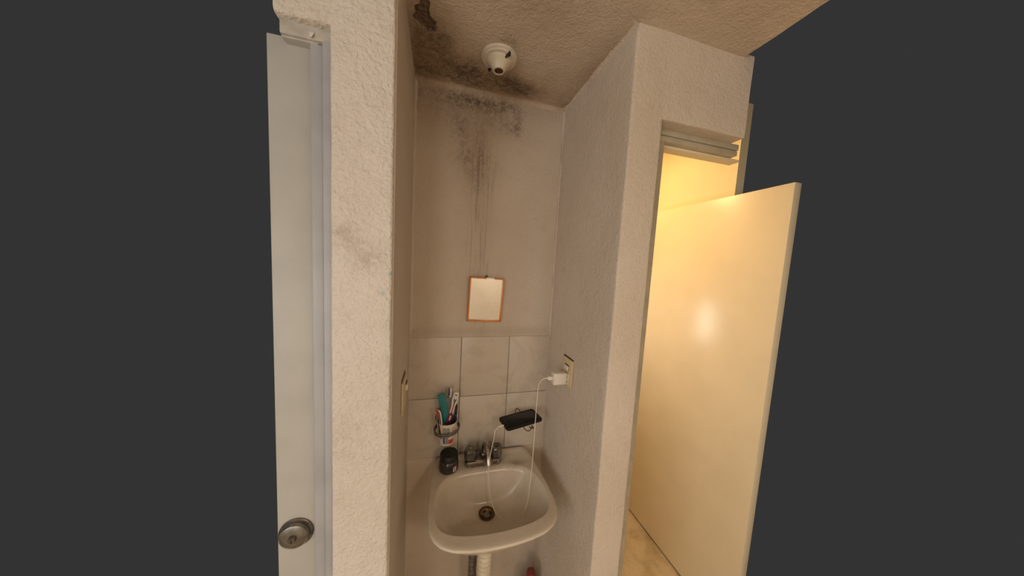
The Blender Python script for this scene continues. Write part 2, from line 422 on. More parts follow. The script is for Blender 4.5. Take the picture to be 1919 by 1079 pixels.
c2 = fillet('corner_bead', wb, 'plaster_alcove', (W, 0, 0), (W, 0, H), (-1, 0, 0), (0, -1, 0), .007, m=90)
c3 = fillet('corner_bead', wb, 'plaster_alcove', (0, 0, 0), (0, 0, H), (1, 0, 0), (0, -1, 0), .012, m=90)
fillet('corner_bead', ce, 'plaster_ceiling', (W, 0, H), (W, -D, H), (-1, 0, 0), (0, 0, -1), .010)

# ------------------------------------------------------------------ floors and the rest of the room behind the photographer
def struct(o, label, cat): o['kind'] = 'structure'; tag(o, label, cat); return o
struct(box('floor', -1.5, 1.5, -3.0, -.36, -.05, 0, 'floor'), 'beige floor of the room in front of the alcove', 'floor')
box('alcove_floor', 0, W, -.36, 0.0, -.05, 0, 'floor', bpy.data.objects['floor'])
struct(box('floor', XR, 1.44, -.36, 1.30, -.05, 0, 'floor'), 'dirty beige bathroom floor seen past the open door', 'floor')
struct(box('wall_rear', -1.5, 1.5, -3.10, -3.05, 0, H, 'room_paint'), 'pale painted wall behind the photographer', 'wall')
struct(box('wall_side_right', 1.5, 1.55, -3.05, -.95, 0, H, 'room_paint'), 'pale painted side wall behind the photographer', 'wall')
sl = struct(box('wall_side_left', -1.6, -1.5, -3.05, -2.72, 0, H, 'room_paint'), 'pale painted wall around the side window', 'wall')
for (a, b, c, d) in ((-1.38, -.60, 0, H), (-2.72, -1.38, 0, .85), (-2.72, -1.38, 2.05, H)): box('wall_panel', -1.6, -1.5, a, b, c, d, 'room_paint', sl)
# bathroom shell
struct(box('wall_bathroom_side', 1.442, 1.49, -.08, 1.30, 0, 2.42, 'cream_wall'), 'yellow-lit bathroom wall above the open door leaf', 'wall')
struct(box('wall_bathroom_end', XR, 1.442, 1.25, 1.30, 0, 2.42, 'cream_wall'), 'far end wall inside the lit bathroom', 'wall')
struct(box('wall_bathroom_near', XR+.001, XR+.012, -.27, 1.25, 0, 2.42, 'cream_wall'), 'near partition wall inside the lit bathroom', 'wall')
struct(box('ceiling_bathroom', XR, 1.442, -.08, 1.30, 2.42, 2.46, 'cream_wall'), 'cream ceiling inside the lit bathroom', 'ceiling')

# ------------------------------------------------------------------ bathroom door: frame and open leaf
d2 = empty('door_2', (1.4, -.33, 0)); d2['kind'] = 'structure'
tag(d2, 'cream bathroom door standing open with olive-grey metal frame', 'door')
def child(o, par): o.parent = par; o.matrix_parent_inverse = Matrix.Translation(-par.location); return o
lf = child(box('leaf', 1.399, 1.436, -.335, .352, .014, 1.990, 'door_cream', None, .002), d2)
fy = -.388
child(box('frame_head', XR, 1.03, fy, -.334, 2.0275, ZR+.003, 'frame_olive', None, .002), d2)
child(box('frame_stop', XR, 1.03, fy+.003, -.334, 2.011, 2.0265, 'frame_olive', None, .002), d2)
child(box('frame_lip', XR+.01, 1.07, -.365, -.330, 2.004, 2.0115, 'cream_wall', None, .002), d2)
child(box('frame_jamb', XR-.001, .7405, fy, -.345, 0, 2.0115, 'frame_olive', None, .003), d2)
child(box('jamb_lip', XR+.010, .752, -.372, -.345, 0, 2.0045, 'ivory', None, .002), d2)

# ------------------------------------------------------------------ grey door on the left
d1 = empty('door_1', (-.2, -.38, 0)); d1['kind'] = 'structure'
tag(d1, 'pale grey painted metal door with bluish frame beside the plaster pier', 'door')
child(box('leaf', -.25, -.165, -.384, -.350, .01, 2.062, 'door_grey', None, .002), d1)
child(box('frame_head', -.215, XL+.002, -.412, -.33, 2.050, ZL+.003, 'frame_dirty', None, .003), d1)
child(box('frame_head_stop', -.215, -.150, -.405, -.33, 2.0475, 2.056, 'frame_dirty', None, .002), d1)
child(box('frame_jamb', -.141, XL+.002, -.414, -.33, 0, 2.052, 'frame_blue', None, .003), d1)
child(box('jamb_stop', -.166, -.143, -.404, -.33, 0, 2.049, 'frame_blue', None, .003), d1)
child(box('jamb_groove', -.145, -.139, -.402, -.34, 0, 2.046, 'frame_dirty', None), d1)
# paint flake hanging from the head of the frame
bm = bmesh.new(); a = [bm.verts.new(v) for v in ((-.163, -.4125, 2.062), (-.154, -.4125, 2.063), (-.157, -.4165, 2.052), (-.161, -.4155, 2.051))]
f = bm.faces.new(a); r = bmesh.ops.extrude_face_region(bm, geom=[f])
for v in r['geom']:
    if isinstance(v, bmesh.types.BMVert): v.co.y -= .001
child(bmo('paint_flake', bm, 'white_plastic'), d1)
# door knob: raised disc with keyhole; backplate coloured dark for the disc's shadow
kx, ky, kz = -.211, -.384, .950
def turned(name, prof, mat, par, n=40):     # lathe pointing to -Y
    o = lathe(name, prof, mat, None, n=n)
    o.data.transform(Matrix.Translation((kx, ky, kz)) @ Matrix.Rotation(PI/2, 4, 'X')); return child(o, par)
kn = turned('knob_plate', [(.0362, 0), (.0365, .003), (.035, .0045), (0, .0045)], 'chrome_dark', d1)
k2 = turned('lock_disc', [(.0315, .003), (.0318, .009), (.0300, .0125), (.0282, .0120), (.0268, .0130), (.0150, .0150), (0, .0155)], 'chrome_aged', d1)
k3 = turned('key_cylinder', [(.0085, .012), (.0085, .0200), (.0070, .0225), (0, .0228)], 'chrome_dark', d1, 24)
for k_ in (k2, k3): k_.data.transform(Matrix.Translation((-.002, 0, -.002)))
sl_ = box('key_slot', kx-.0028, kx-.0012, ky-.0236, ky-.021, kz-.0065, kz+.0025, 'dark'); child(sl_, d1)

# ================================================================== OBJECTS
# ------------------------------------------------------------------ sink
SC = Vector((.303, -.24))
def outline(half, cx=.303):
    L = [(cx+w_, y) for w_, y in half]; return L+[(cx-w_, y) for w_, y in reversed(half) if w_ > 1e-6]
OUT = outline([(0, -.002), (.188, -.002), (.196, -.012), (.203, -.08), (.209, -.16), (.213, -.23), (.213, -.28), (.208, -.32), (.195, -.352), (.172, -.378), (.138, -.395), (.09, -.405), (.04, -.410), (0, -.411)])
INN = outline([(0, -.115), (.075, -.116), (.115, -.121), (.145, -.134), (.168, -.160), (.182, -.195), (.189, -.24), (.186, -.285), (.172, -.32), (.145, -.340), (.10, -.352), (.05, -.358), (0, -.360)])
def rad(P, a):
    d = Vector((math.cos(a), math.sin(a))); best = 0
    for i in range(len(P)):
        p, q = Vector(P[i])-SC, Vector(P[(i+1) % len(P)])-SC; e = q-p
        den = d.x*e.y-d.y*e.x
        if abs(den) < 1e-9: continue
        t_ = (p.x*e.y-p.y*e.x)/den; u = (p.x*d.y-p.y*d.x)/den
        if t_ > 0 and -1e-6 <= u <= 1+1e-6: best = max(best, t_)
    return best
NA = 144
def smoothed(L, k=2):
    for _ in range(k): L = [(L[i-1]+2*L[i]+L[(i+1) % len(L)])/4 for i in range(len(L))]
    return L
AN = [2*PI*i/NA for i in range(NA)]
RO = smoothed([rad(OUT, a) for a in AN], 1); RI = smoothed([rad(INN, a) for a in AN], 3)
DRN = Vector((.300, -.181)); ZD, ZT = .700, .815
def lerp(a, b, t_): return a+(b-a)*t_
loops = []
def loop(fn): loops.append([fn(i, a) for i, a in enumerate(AN)])
def pol(r, a, z): return (SC.x+r*math.cos(a), SC.y+r*math.sin(a), z)
# underside, from the waste outlet out to the rim
for s, z in ((.0, .655), (.30, .668), (.5, .690), (.65, .720), (.76, .752), (.86, .779)):
    loop(lambda i, a, s=s, z=z: (lerp(DRN.x+.028*math.cos(a), pol(RO[i], a, 0)[0], s), min(-.002, lerp(DRN.y+.028*math.sin(a), pol(RO[i], a, 0)[1], s)), z))
for s, z in ((.93, .796), (.968, .8035), (.990, .8085), (1.0, .8125), (.997, .8160), (.985, .8180)):
    loop(lambda i, a, s=s, z=z: (pol(RO[i]*s, a, 0)[0], min(-.002, pol(RO[i]*s, a, 0)[1]), z))
def deck_z(x, y):
    z = ZT+.004
    if y > -.034: z += .010*min(1, (y+.034)/.012)*(1 if y < -.006 else .9)          # raised back ledge
    e = ((x-.445)/.045)**2+((y+.078)/.026)**2                                         # soap hollow on the deck
    if e < 1: z -= .0045*(1-e)**.6
    if abs(x-.425) < .006 and -.115 < y < -.09: z -= .003
    return z
for s in (.10, .2, .3, .4, .5, .6, .7, .8, .88, .94):
    def f(i, a, s=s):
        r = lerp(RO[i]*.982, RI[i]*1.02, s); x, y, _ = pol(r, a, 0); y = min(-.004, y)
        return (x, y, deck_z(x, y)-.003*(s > .9)-.001*max(0, .2-s)/.2)
    loop(f)
def bowl(t_):   # t 0 rim .. 1 waste: height profile
    return lerp(ZT-.004, ZD, 1-(1-min(1, t_/.86))**2.1) if t_ < .86 else ZD-(t_-.86)*.01
for t_ in (0, .03, .07, .12, .18, .25, .33, .42, .52, .62, .72, .82, .92, 1.0):
    def f(i, a, t_=t_):
        x, y, _ = pol(RI[i], a, 0); s = t_**1.05
        return (lerp(x, DRN.x+.027*math.cos(a), s), lerp(y, DRN.y+.027*math.sin(a), s), bowl(t_))
    loop(f)
vs = [v for L in loops for v in L]; fs = []
for k in range(len(loops)-1):
    for i in range(NA): fs.append((k*NA+i, k*NA+(i+1) % NA, (k+1)*NA+(i+1) % NA, (k+1)*NA+i))
sink = empty('sink', (.303, -.2, .65)); tag(sink, 'white ceramic wall-hung washbasin with grimy bowl in the alcove', 'sink')
sb = mk('basin', vs, fs, 'ceramic', smooth=True); child(sb, sink)
bm = bmesh.new(); bm.from_mesh(sb.data); bmesh.ops.recalc_face_normals(bm, faces=bm.faces); bm.to_mesh(sb.data); bm.free()
def sstain(c):
    s = .95*math.exp(-(((c.x-DRN.x)**2+(c.y-DRN.y)**2)/.028**2)) if c.z < .72 else 0
    s += .5*math.exp(-((c.x-.30)/.09)**2-((c.y+.07)/.045)**2) if c.z > .8 else 0
    s += .35*math.exp(-((c.x-.43)/.02)**2-((c.y+.10)/.02)**2) if c.z > .8 else 0
    s += .4*math.exp(-((c.y+.0)/.02)**2) if c.z > .8 else 0
    return dict(stain=min(1, s))
attrs(sb, sstain)
dr = lathe('drain_flange', [(.0290, .0005), (.0290, .0025), (.0262, .0040), (.0240, .0025), (.0232, -.002)], 'rust_dark', None, (DRN.x, DRN.y, ZD), 40, cap=False); child(dr, sink)
dr = lathe('drain_well', [(.0238, .0008), (.0215, -.004), (.0170, -.0075), (.0120, -.009), (0, -.009)], 'rust', None, (DRN.x, DRN.y, ZD), 40, cap=False); child(dr, sink)
for k in range(4):
    a = PI/2*k+.35; o = lathe('drain_slot', [(.0046, 0), (.0046, .0022), (0, .0022)], 'dark', None, (0, 0, 0), 14)
    o.data.transform(Matrix.Translation((DRN.x+.0178*math.cos(a), DRN.y+.0178*math.sin(a), ZD-.0072)) @ Matrix.Rotation(a, 4, 'Z') @ Matrix.Rotation(-.6, 4, 'Y') @ Matrix.Diagonal((.8, 1.6, 1, 1))); child(o, sink)
child(lathe('strainer_plug', [(.0125, -.009), (.0125, -.005), (.0105, -.0035), (0, -.0035)], 'pipe_grey', None, (DRN.x, DRN.y, ZD), 28), sink)

# ------------------------------------------------------------------ faucet
fa = empty('faucet', (.300, -.066, .8195)); tag(fa, 'worn chrome two-handle faucet with clear knobs on the basin', 'faucet')
fz = .8195
bm = bmesh.new(); prof = []
def stadium(x0, x1, yc, r, n=10):
    L = [(x1-r+r*math.cos(a), yc+r*math.sin(a)) for a in [(-PI/2)+PI*k/n for k in range(n+1)]]
    return L+[(x0+r+r*math.cos(a), yc+r*math.sin(a)) for a in [(PI/2)+PI*k/n for k in range(n+1)]]
rows = []
for ins, z in ((.000, 0), (.0, .015), (.0012, .0195), (.004, .022), (.010, .023)):
    rows.append([bm.verts.new((x, y, fz+z)) for x, y in stadium(.222+ins, .374-ins, -.068, .028-ins)])
for A, B in zip(rows, rows[1:]):
    for i in range(len(A)): bm.faces.new((A[i], A[(i+1) % len(A)], B[(i+1) % len(A)], B[i]))
bm.faces.new(rows[0]); bm.faces.new(rows[-1])
child(autosmooth(bmo('base_plate', bm, 'chrome'), 30), fa)
rows = None
bm = bmesh.new(); rows = [[bm.verts.new((x, y, fz+z)) for x, y in stadium(.232, .364, -.067, .0185)] for z in (.0222, .0238)]
for i in range(len(rows[0])): j = (i+1) % len(rows[0]); bm.faces.new((rows[0][i], rows[0][j], rows[1][j], rows[1][i]))
bm.faces.new(rows[0]); bm.faces.new(rows[1])
child(bmo('base_inlay', bm, 'chrome_dark'), fa)
fl = lambda a, z: 1+.075*(abs(math.cos(4*a))-.5)*(1 if .004 < z < .037 else .2)
for kx_ in (.247, .352):
    k = lathe('knob', [(.017, 0), (.0235, .002), (.0240, .005), (.0240, .030), (.0225, .036), (.0195, .0385), (.012, .0375), (0, .037)], 'knob_smoke', None, (kx_, -.066, fz+.023), 60, fl); child(k, fa)
    c_ = lathe('knob_cap', [(.0075, 0), (.0075, .0025), (.005, .0042), (0, .0045)], 'chrome_dark' if kx_ > .3 else 'chrome', None, (kx_, -.066, fz+.0600), 20)
    c_.parent = k
sp = lathe('spout_collar', [(.017, 0), (.017, .007), (.0145, .011), (.0135, .012)], 'chrome_dark', None, (.302, -.052, fz+.022), 28); child(sp, fa)
P = catmull([(0.3060, -.052, .845), (0.3060, -.052, .872), (0.3065, -.056, .888), (0.3070, -.068, .899), (0.3075, -.084, .899), (0.3080, -.102, .887), (0.3090, -.118, .870), (0.3095, -.126, .858)], 5)
sp = tube('spout', P, [lerp(.0125, .0095, i/(len(P)-1)) for i in range(len(P))], 'chrome', None, 18); child(sp, fa)
a = tube('aerator', [(0.3092, -.122, .864), (0.3102, -.1305, .850)], [.0118, .0112], 'chrome', None, 18); a.parent = sp
a.matrix_parent_inverse = Matrix.Identity(4)

# ------------------------------------------------------------------ pipes below the basin
def corrug(P, r, amp, per, n=16):
    P = catmull(P, 60); L = 0; R = []
    for i, p in enumerate(P):
        if i: L += (P[i]-P[i-1]).length
        R.append(r-amp+2*amp*abs(math.sin(PI*L/per))**.7)
    return P, R
dp = empty('drain_pipe', (.303, -.17, .36)); tag(dp, 'cream corrugated plastic drain pipe under the basin', 'pipe')
P, R = corrug([(.301, -.178, .655), (.302, -.172, .58), (.303, -.165, .50), (.303, -.158, .435)], .0265, .0030, .0215)
child(tube('flexible_hose', P, R, 'pipe', None, 24), dp)
child(tube('cuff', [(.303, -.158, .440), (.303, -.158, .28)], .0255, 'pipe', None, 24), dp)
child(lathe('locking_nut', [(.034, 0), (.034, .018), (.031, .022)], 'pipe', None, (.3005, -.180, .636), 24), dp)
dh = empty('rear_trap_leg', (.27, -.095, .2)); tag(dh, 'ribbed trap leg behind the drain pipe, shade coloured dark grey', 'hose')  # second leg of the trap; shade is put into its grey colour
P, R = corrug([(.272, -.10, .66), (.271, -.10, .55), (.269, -.10, .44), (.270, -.10, .34), (.275, -.09, .24)], .0145, .0024, .018)
child(tube('hose', P, R, 'pipe_grey', None, 18), dh)
P = [(.275, -.09, .245), (.276, -.085, .225)]
child(tube('hose_fitting', P, .0165, 'pipe_grey', None, 18), dh)
child(tube('wall_stub', [(.2755, -.088, .235), (.2765, -.003, .225)], .010, 'chrome_dark', None, 14), dh)

# bottle on the alcove floor
bt = empty('cleaner_bottle', (.522, -.105, 0)); tag(bt, 'red-capped grey-green bottle in the corner beneath the basin', 'bottle')
child(lathe('body', [(.040, 0), (.043, .004), (.043, .19), (.041, .215), (.034, .24), (.020, .262), (.0175, .268), (.0175, .282), (0, .282)], 'bottle', None, (.521, -.105, 0), 32), bt)
child(lathe('cap', [(.0195, 0), (.0200, .003), (.0185, .030), (.0165, .038), (.010, .0415), (0, .042)], 'cap_red', None, (.523, -.105, .276), 32, lambda a, z: 1+.02*math.cos(24*a)), bt)

# ------------------------------------------------------------------ jar
jr = empty('hair_gel_jar', (.162, -.080, .8185)); tag(jr, 'dark brown jar with a black screw lid on the basin corner', 'jar')
jc = (.162, -.080, .8192)
child(lathe('body', [(.031, 0), (.0355, .003), (.0372, .009), (.0372, .028), (.0360, .037), (.0335, .042), (.0325, .044), (0, .044)], 'jar', None, jc, 40), jr)
child(lathe('lid', [(.0330, .044), (.0338, .045), (.0338, .064), (.0325, .0665), (.030, .0670), (.0295, .0662), (0, .0662)], 'black_plastic', None, jc, 56, lambda a, z: 1+(.008*math.cos(56*a) if z < .064 else 0)), jr)
def patch(name, c, rfn, a0, a1, z0, z1, mat, par, off=.0004, n=8, th=.0003):
    vs, fs = [], []
    for s in (0, 1):
        for j in range(2):
            z = z0 if j == 0 else z1
            for i in range(n+1):
                a = lerp(a0, a1, i/n); r = rfn(z)+off+s*th
                vs.append((c[0]+r*math.cos(a), c[1]+r*math.sin(a), c[2]+z))
    m = 2*(n+1)
    for i in range(n):
        fs += [(m+i, m+i+1, m+n+2+i, m+n+1+i), (i+1, i, n+1+i, n+2+i), (i, i+1, m+i+1, m+i), (n+1+i, m+n+1+i, m+n+2+i, n+2+i)]
    fs += [(0, m, m+n+1, n+1), (n, 2*n+1, m+2*n+1, m+n)]
    return child(mk(name, vs, fs, mat), par)
jrad = lambda z: .0372
patch('label', jc, jrad, -1.16, -.80, .010, .031, 'white_plastic', jr)
patch('label_band', jc, jrad, -1.16, -.80, .0265, .031, 'pink', jr, .0008)
for k in range(3): patch('label_print', jc, jrad, -1.10, -.90+.03*(k % 2), .0125+.0042*k, .0150+.0042*k, 'brush_dark', jr, .0008)

# ------------------------------------------------------------------ cup, its holder and the brushes
cc = (.1515, -.060, .9155)
crad = lambda z: lerp(.0272, .0395, z/.090)
cup = empty('plastic_cup', (cc[0], cc[1], cc[2])); tag(cup, 'white printed plastic cup holding toothbrushes on the tiled wall', 'cup')
child(lathe('cup_body', [(0, .001), (.024, 0), (.0272, .003), (.0395, .090), (.0412, .0910), (.0412, .0930), (.0385, .0930), (.0380, .090), (.0262, .006), (0, .0045)], 'cup_white', None, cc, 48), cup)
patch('print_panel', cc, crad, -2.05, -1.32, .047, .080, 'blue_grey', cup)
for k in range(4): patch('print_line', cc, crad, -2.00, -1.38-.05*(k % 2), .051+.007*k, .0545+.007*k, 'print_grey', cup, .0008)
patch('barcode_panel', cc, crad, -2.08, -1.76, .012, .041, 'print_grey', cup)
for k in range(6): patch('barcode_bar', cc, crad, -2.06+.048*k, -2.035+.048*k+.008*(k % 3), .014, .039, 'print_blue', cup, .0008, 2)
patch('ingredients_panel', cc, crad, -1.72, -1.40, .010, .042, 'print_grey', cup)
for k in range(5): patch('print_line', cc, crad, -1.68, -1.44-.03*(k % 2), .013+.0056*k, .0152+.0056*k, 'print_blue', cup, .0008, 4)
patch('red_panel', cc, crad, -1.38, -.72, .010, .029, 'print_red', cup)
# small red swirl mark near the rim
sw = [(cc[0]+(crad(.071+.006*math.sin(t_))+.0008)*math.cos(-.98+.11*math.cos(t_)), cc[1]+(crad(.071+.006*math.sin(t_))+.0008)*math.sin(-.98+.11*math.cos(t_)), cc[2]+.073+.0055*math.sin(t_)) for t_ in [2*PI*k/20 for k in range(17)]]
child(tube('red_swirl', sw, .0009, 'print_red', None, 6), cup)

hd = empty('cup_holder', (.152, -.003, .955)); tag(hd, 'grey wire ring holder fixed to the tiles around the cup', 'holder')
def ringpts(c, rx, ry, tilt, n=48, wob=0): return [(c[0]+rx*math.cos(2*PI*k/n), c[1]+ry*math.sin(2*PI*k/n), c[2]+tilt*math.sin(2*PI*k/n)+.005*math.cos(2*PI*k/n)) for k in range(n)]
hc = (.1515, -.060, .978)
child(tube('ring', ringpts(hc, .0475, .0445, .004), .0030, 'wire', None, 8, True), hd)
child(tube('ring', ringpts((hc[0], hc[1], hc[2]-.0085), .0462, .0435, .004), .0028, 'wire', None, 8, True), hd)
for k in range(7):
    a = 2*PI*k/7+.35; x, y = hc[0]+.0470*math.cos(a), hc[1]+.0442*math.sin(a)
    child(tube('spacer', [(x, y, hc[2]+.002), (x-.001, y, hc[2]-.011)], .0022, 'wire', None, 6), hd)
for sx in (-1, 1):
    child(tube('arm', catmull([(hc[0]+sx*.018, -.019, .978), (hc[0]+sx*.020, -.012, .975), (hc[0]+sx*.022, -.006, .968)], 4), .0025, 'wire', None, 8), hd)
child(box('wall_plate', hc[0]-.03, hc[0]+.03, -.0075, -.0045, .945, .972, 'wire', None, .001), hd)
child(tube('hook', catmull([(hc[0]-.034, -.035, .980), (hc[0]-.040, -.042, .998), (hc[0]-.044, -.045, 1.014), (hc[0]-.039, -.042, 1.024)], 5), .0022, 'wire', None, 8), hd)

def brush(name, label, P, width, thick, segs, head=None, face=(0, -1, 0), group='toothbrushes in the cup'):
    """flat swept handle split into coloured pieces; P path; width per point; segs [(t0,t1,mat,partname)]"""
    e = empty(name, P[0]); tag(e, label, 'toothbrush', group)
    Q = catmull(P, 8); n = len(Q)-1; f = Vector(face)
    def wd(t_):
        k = t_*(len(width)-1); i = min(int(k), len(width)-2); return lerp(width[i], width[i+1], k-i)
    def piece(t0, t1, mat, nm, grow=0, wide=1.0, par=e):
        i0_, i1_ = int(round(t0*n)), int(round(t1*n)); bm = bmesh.new(); rows = []
        for i in range(i0_, i1_+1):
            tg = (Q[min(i+1, n)]-Q[max(i-1, 0)]).normalized(); s = tg.cross(f).normalized(); b = s.cross(tg)
            w_ = wd(i/n)*wide+grow; h_ = thick+grow
            if i in (0, n): w_ *= .6; h_ *= .7
            rows.append([bm.verts.new(Q[i]+s*w_*math.cos(2*PI*k/12)+b*h_*math.sin(2*PI*k/12)) for k in range(12)])
        for A, B in zip(rows, rows[1:]):
            for k in range(12): bm.faces.new((A[k], A[(k+1) % 12], B[(k+1) % 12], B[k]))
        bm.faces.new(rows[0]); bm.faces.new(rows[-1])
        return child(bmo(nm, bm, mat, None, True), par)
    for s in segs: piece(*s)
    if head:   # bristles: a tufted block on the far end, towards 'face' times sign
        t0, t1, mat, sg = head; bm = bmesh.new()
        i0_, i1_ = int(t0*n), int(t1*n)
        for i in range(i0_, i1_+1):
            tg = (Q[min(i+1, n)]-Q[max(i-1, 0)]).normalized(); s = tg.cross(f).normalized(); b = s.cross(tg)*sg
            for m in (-1, 0, 1):
                o_ = Q[i]+s*m*wd(i/n)*.55; tube_bm([o_, o_+b*(thick+.010)], [.0016, .0019], 5, bm=bm)
        child(bmo('bristles', bm, mat), e)
    return e
G3 = 'toothbrushes in the cup'
# white brush with red and blue grips, leaning right in front
brush('toothbrush', 'white toothbrush with red stripe and blue grip leaning right in the cup',
      [(.145, -.062, .925), (.150, -.066, .960), (.156, -.068, 1.000), (.163, -.068, 1.030), (.171, -.066, 1.060), (.178, -.063, 1.088), (.184, -.060, 1.116)],
      [.0060, .0070, .0090, .0080, .0070, .0125, .0095], .0045,
      [(0, .55, 'red', 'grip'), (.55, 1, 'white_plastic', 'head'), (.30, .56, 'navy', 'grip_patch', .0006, .62), (.40, .50, 'white_plastic', 'grip_oval', .0012, .35),
       (.56, .80, 'red', 'stripe', .0006, .45), (.80, .955, 'navy', 'head_ring', .0005, .72), (.825, .93, 'white_plastic', 'head_ring_inner', .0010, .50), (.80, .86, 'green', 'head_dot', .0014, .45)], (.75, 1, 'white_plastic', -1))
# navy tipped slim white brush behind it
brush('toothbrush', 'slim pale toothbrush with navy bristles standing at the back of the cup',
      [(.168, -.045, .925), (.166, -.040, .96), (.165, -.036, 1.02), (.163, -.034, 1.07), (.161, -.034, 1.124)],
      [.004, .005, .0050, .0045, .0065], .0034, [(0, .45, 'brush_dark', 'grip'), (.45, .80, 'blue_grey', 'neck'), (.80, 1, 'white_plastic', 'head')], None)
bb = bpy.data.objects.get('toothbrush.001')
child(box('bristles', .1535, .1590, -.043, -.033, 1.096, 1.124, 'navy', None, .001), bb)
# amber, white and pink brush on the left
brush('toothbrush', 'pink, grey and amber toothbrush leaning left in the cup',
      [(.142, -.075, .925), (.133, -.080, .95), (.126, -.083, .99), (.121, -.083, 1.03), (.117, -.080, 1.058), (.113, -.077, 1.068)],
      [.0050, .0060, .0068, .0070, .0072, .0050], .0040,
      [(0, 1, 'brush_dark', 'grip'), (.25, .97, 'amber', 'amber_edge', .0008, .45)], None)
b3 = bpy.data.objects.get('toothbrush.002')
child(tube('white_edge', catmull([(.139, -.081, .955), (.133, -.087, .99), (.128, -.088, 1.03), (.124, -.085, 1.052), (.118, -.083, 1.062)], 6), .0024, 'white_plastic', None, 8), b3)
child(tube('pink_tip', catmull([(.117, -.083, 1.030), (.1115, -.081, 1.052), (.109, -.079, 1.068)], 5), [.003]*6+[.004]*4+[.003], 'pink', None, 8), b3)
# dark one on the right
brush('toothbrush', 'dark navy toothbrush tucked against the right rim of the cup',
      [(.165, -.055, .925), (.173, -.052, .96), (.180, -.050, 1.00), (.184, -.050, 1.03), (.1865, -.050, 1.062)],
      [.005, .006, .0062, .0055, .0048], .004, [(0, .7, 'navy', 'grip'), (.7, 1, 'brush_dark', 'neck')], None)
# teal comb with teeth along the top end
cb = empty('comb', (.148, -.055, .925)); tag(cb, 'wide teal plastic comb standing in the toothbrush cup', 'comb')
Q = catmull([(.150, -.058, .926), (.147, -.060, .96), (.143, -.061, 1.01), (.137, -.060, 1.055), (.1285, -.058, 1.098), (.123, -.057, 1.112)], 6)
bm = bmesh.new(); rows = []
for i, q in enumerate(Q):
    tg = (Q[min(i+1, len(Q)-1)]-Q[max(i-1, 0)]).normalized(); s = tg.cross(Vector((0, -1, 0))).normalized()
    w_ = .0145 if i < len(Q)-3 else (.0140, .0125, .010)[i-(len(Q)-3)]
    rows.append([bm.verts.new(q+s*w_*a+Vector((0, b*.0022, 0))) for a, b in ((-1, -1), (-.9, -1.6), (.9, -1.6), (1, -1), (1, 1), (-1, 1))])
for A, B in zip(rows, rows[1:]):
    for k in range(6): bm.faces.new((A[k], A[(k+1) % 6], B[(k+1) % 6], B[k]))
bm.faces.new(rows[0]); bm.faces.new(rows[-1])
child(autosmooth(bmo('spine', bm, 'teal'), 30), cb)
tg = (Q[-1]-Q[-4]).normalized(); s = tg.cross(Vector((0, -1, 0))).normalized()
for k in range(7):
    o_ = Q[-2]+s*lerp(-.011, .010, k/6)
    child(tube('tooth', [o_, o_+tg*(.0085+.002*(k % 2))+s*.001*(k-3)/3], [.0011, .0005], 'teal', None, 6), cb)

# ------------------------------------------------------------------ phone on its wire holder
pa = math.atan2(.044, .162)
pc = Vector((.443, -.0865, 1.0))
ph = empty('phone', pc); tag(ph, 'black smartphone lying on a wire shelf, charging', 'phone')
def rrect(lx, ly, r, n=6):
    L = []
    for cx_, cy_, a0 in ((lx-r, ly-r, 0), (-lx+r, ly-r, PI/2), (-lx+r, -ly+r, PI), (lx-r, -ly+r, 1.5*PI)):
        L += [(cx_+r*math.cos(a0+PI/2*k/n), cy_+r*math.sin(a0+PI/2*k/n)) for k in range(n+1)]
    return L
def slab(name, lx, ly, r, levels, mat, T):
    bm = bmesh.new(); rows = []
    for ins, z in levels: rows.append([bm.verts.new(T @ Vector((x, y, z))) for x, y in rrect(lx-ins, ly-ins, max(.0005, r-ins))])
    for A, B in zip(rows, rows[1:]):
        for i in range(len(A)): bm.faces.new((A[i], A[(i+1) % len(A)], B[(i+1) % len(A)], B[i]))
    bm.faces.new(rows[0]); bm.faces.new(rows[-1]); return autosmooth(bmo(name, bm, mat), 30)
T = Matrix.Translation(pc) @ Matrix.Rotation(pa, 4, 'Z') @ Matrix.Rotation(math.radians(5), 4, 'X')
child(slab('case', .0835, .0390, .011, [(.003, -.011), (.0008, -.0095), (0, -.006), (0, -.001), (.0012, .0008), (.003, .0008), (.0035, -.0004)], 'phone', T), ph)
child(slab('screen', .0795, .0352, .008, [(0, -.0006), (0, .0001), (.0004, .0003)], 'screen', T), ph)
pw = empty('wire_shelf', (.455, -.004, .985)); tag(pw, 'rusty wire soap shelf under the phone on the tiles', 'shelf')
wz = .9855
child(tube('frame', [T @ Vector(v) for v in [(x, y, -.0145) for x, y in rrect(.052, .030, .012, 4)]], .0020, 'wire_rust', None, 8, True), pw)
for k in range(5):
    x = lerp(-.04, .04, k/4); child(tube('cross_wire', [T @ Vector((x, -.030, -.0145)), T @ Vector((x, .030, -.0145))], .0014, 'wire_rust', None, 6), pw)
child(tube('curl', catmull([(.446, -.116, .981), (.448, -.124, .978), (.456, -.128, .972), (.466, -.128, .970), (.474, -.125, .975), (.480, -.121, .984), (.481, -.114, .982)], 5), .0019, 'wire_rust', None, 8), pw)
child(tube('curl', catmull([(.470, -.117, .980), (.474, -.126, .980), (.482, -.128, .979), (.486, -.124, .976), (.484, -.119, .981)], 5), .0022, 'wire_rust', None, 8), pw)
child(tube('wall_hook', catmull([(.436, -.0445, .984), (.436, -.028, .997), (.445, -.020, 1.006), (.456, -.028, .999), (.457, -.0420, .985)], 6), .0018, 'wire_rust', None, 8), pw)
for x in (.425, .485):
    child(tube('wall_arm', [(x, -.070, .9820), (x, -.0050, .9600)], .0018, 'wire_rust', None, 8), pw)
child(box('wall_plate', .415, .495, -.0075, -.0048, .952, .968, 'wire_rust', None, .001), pw)

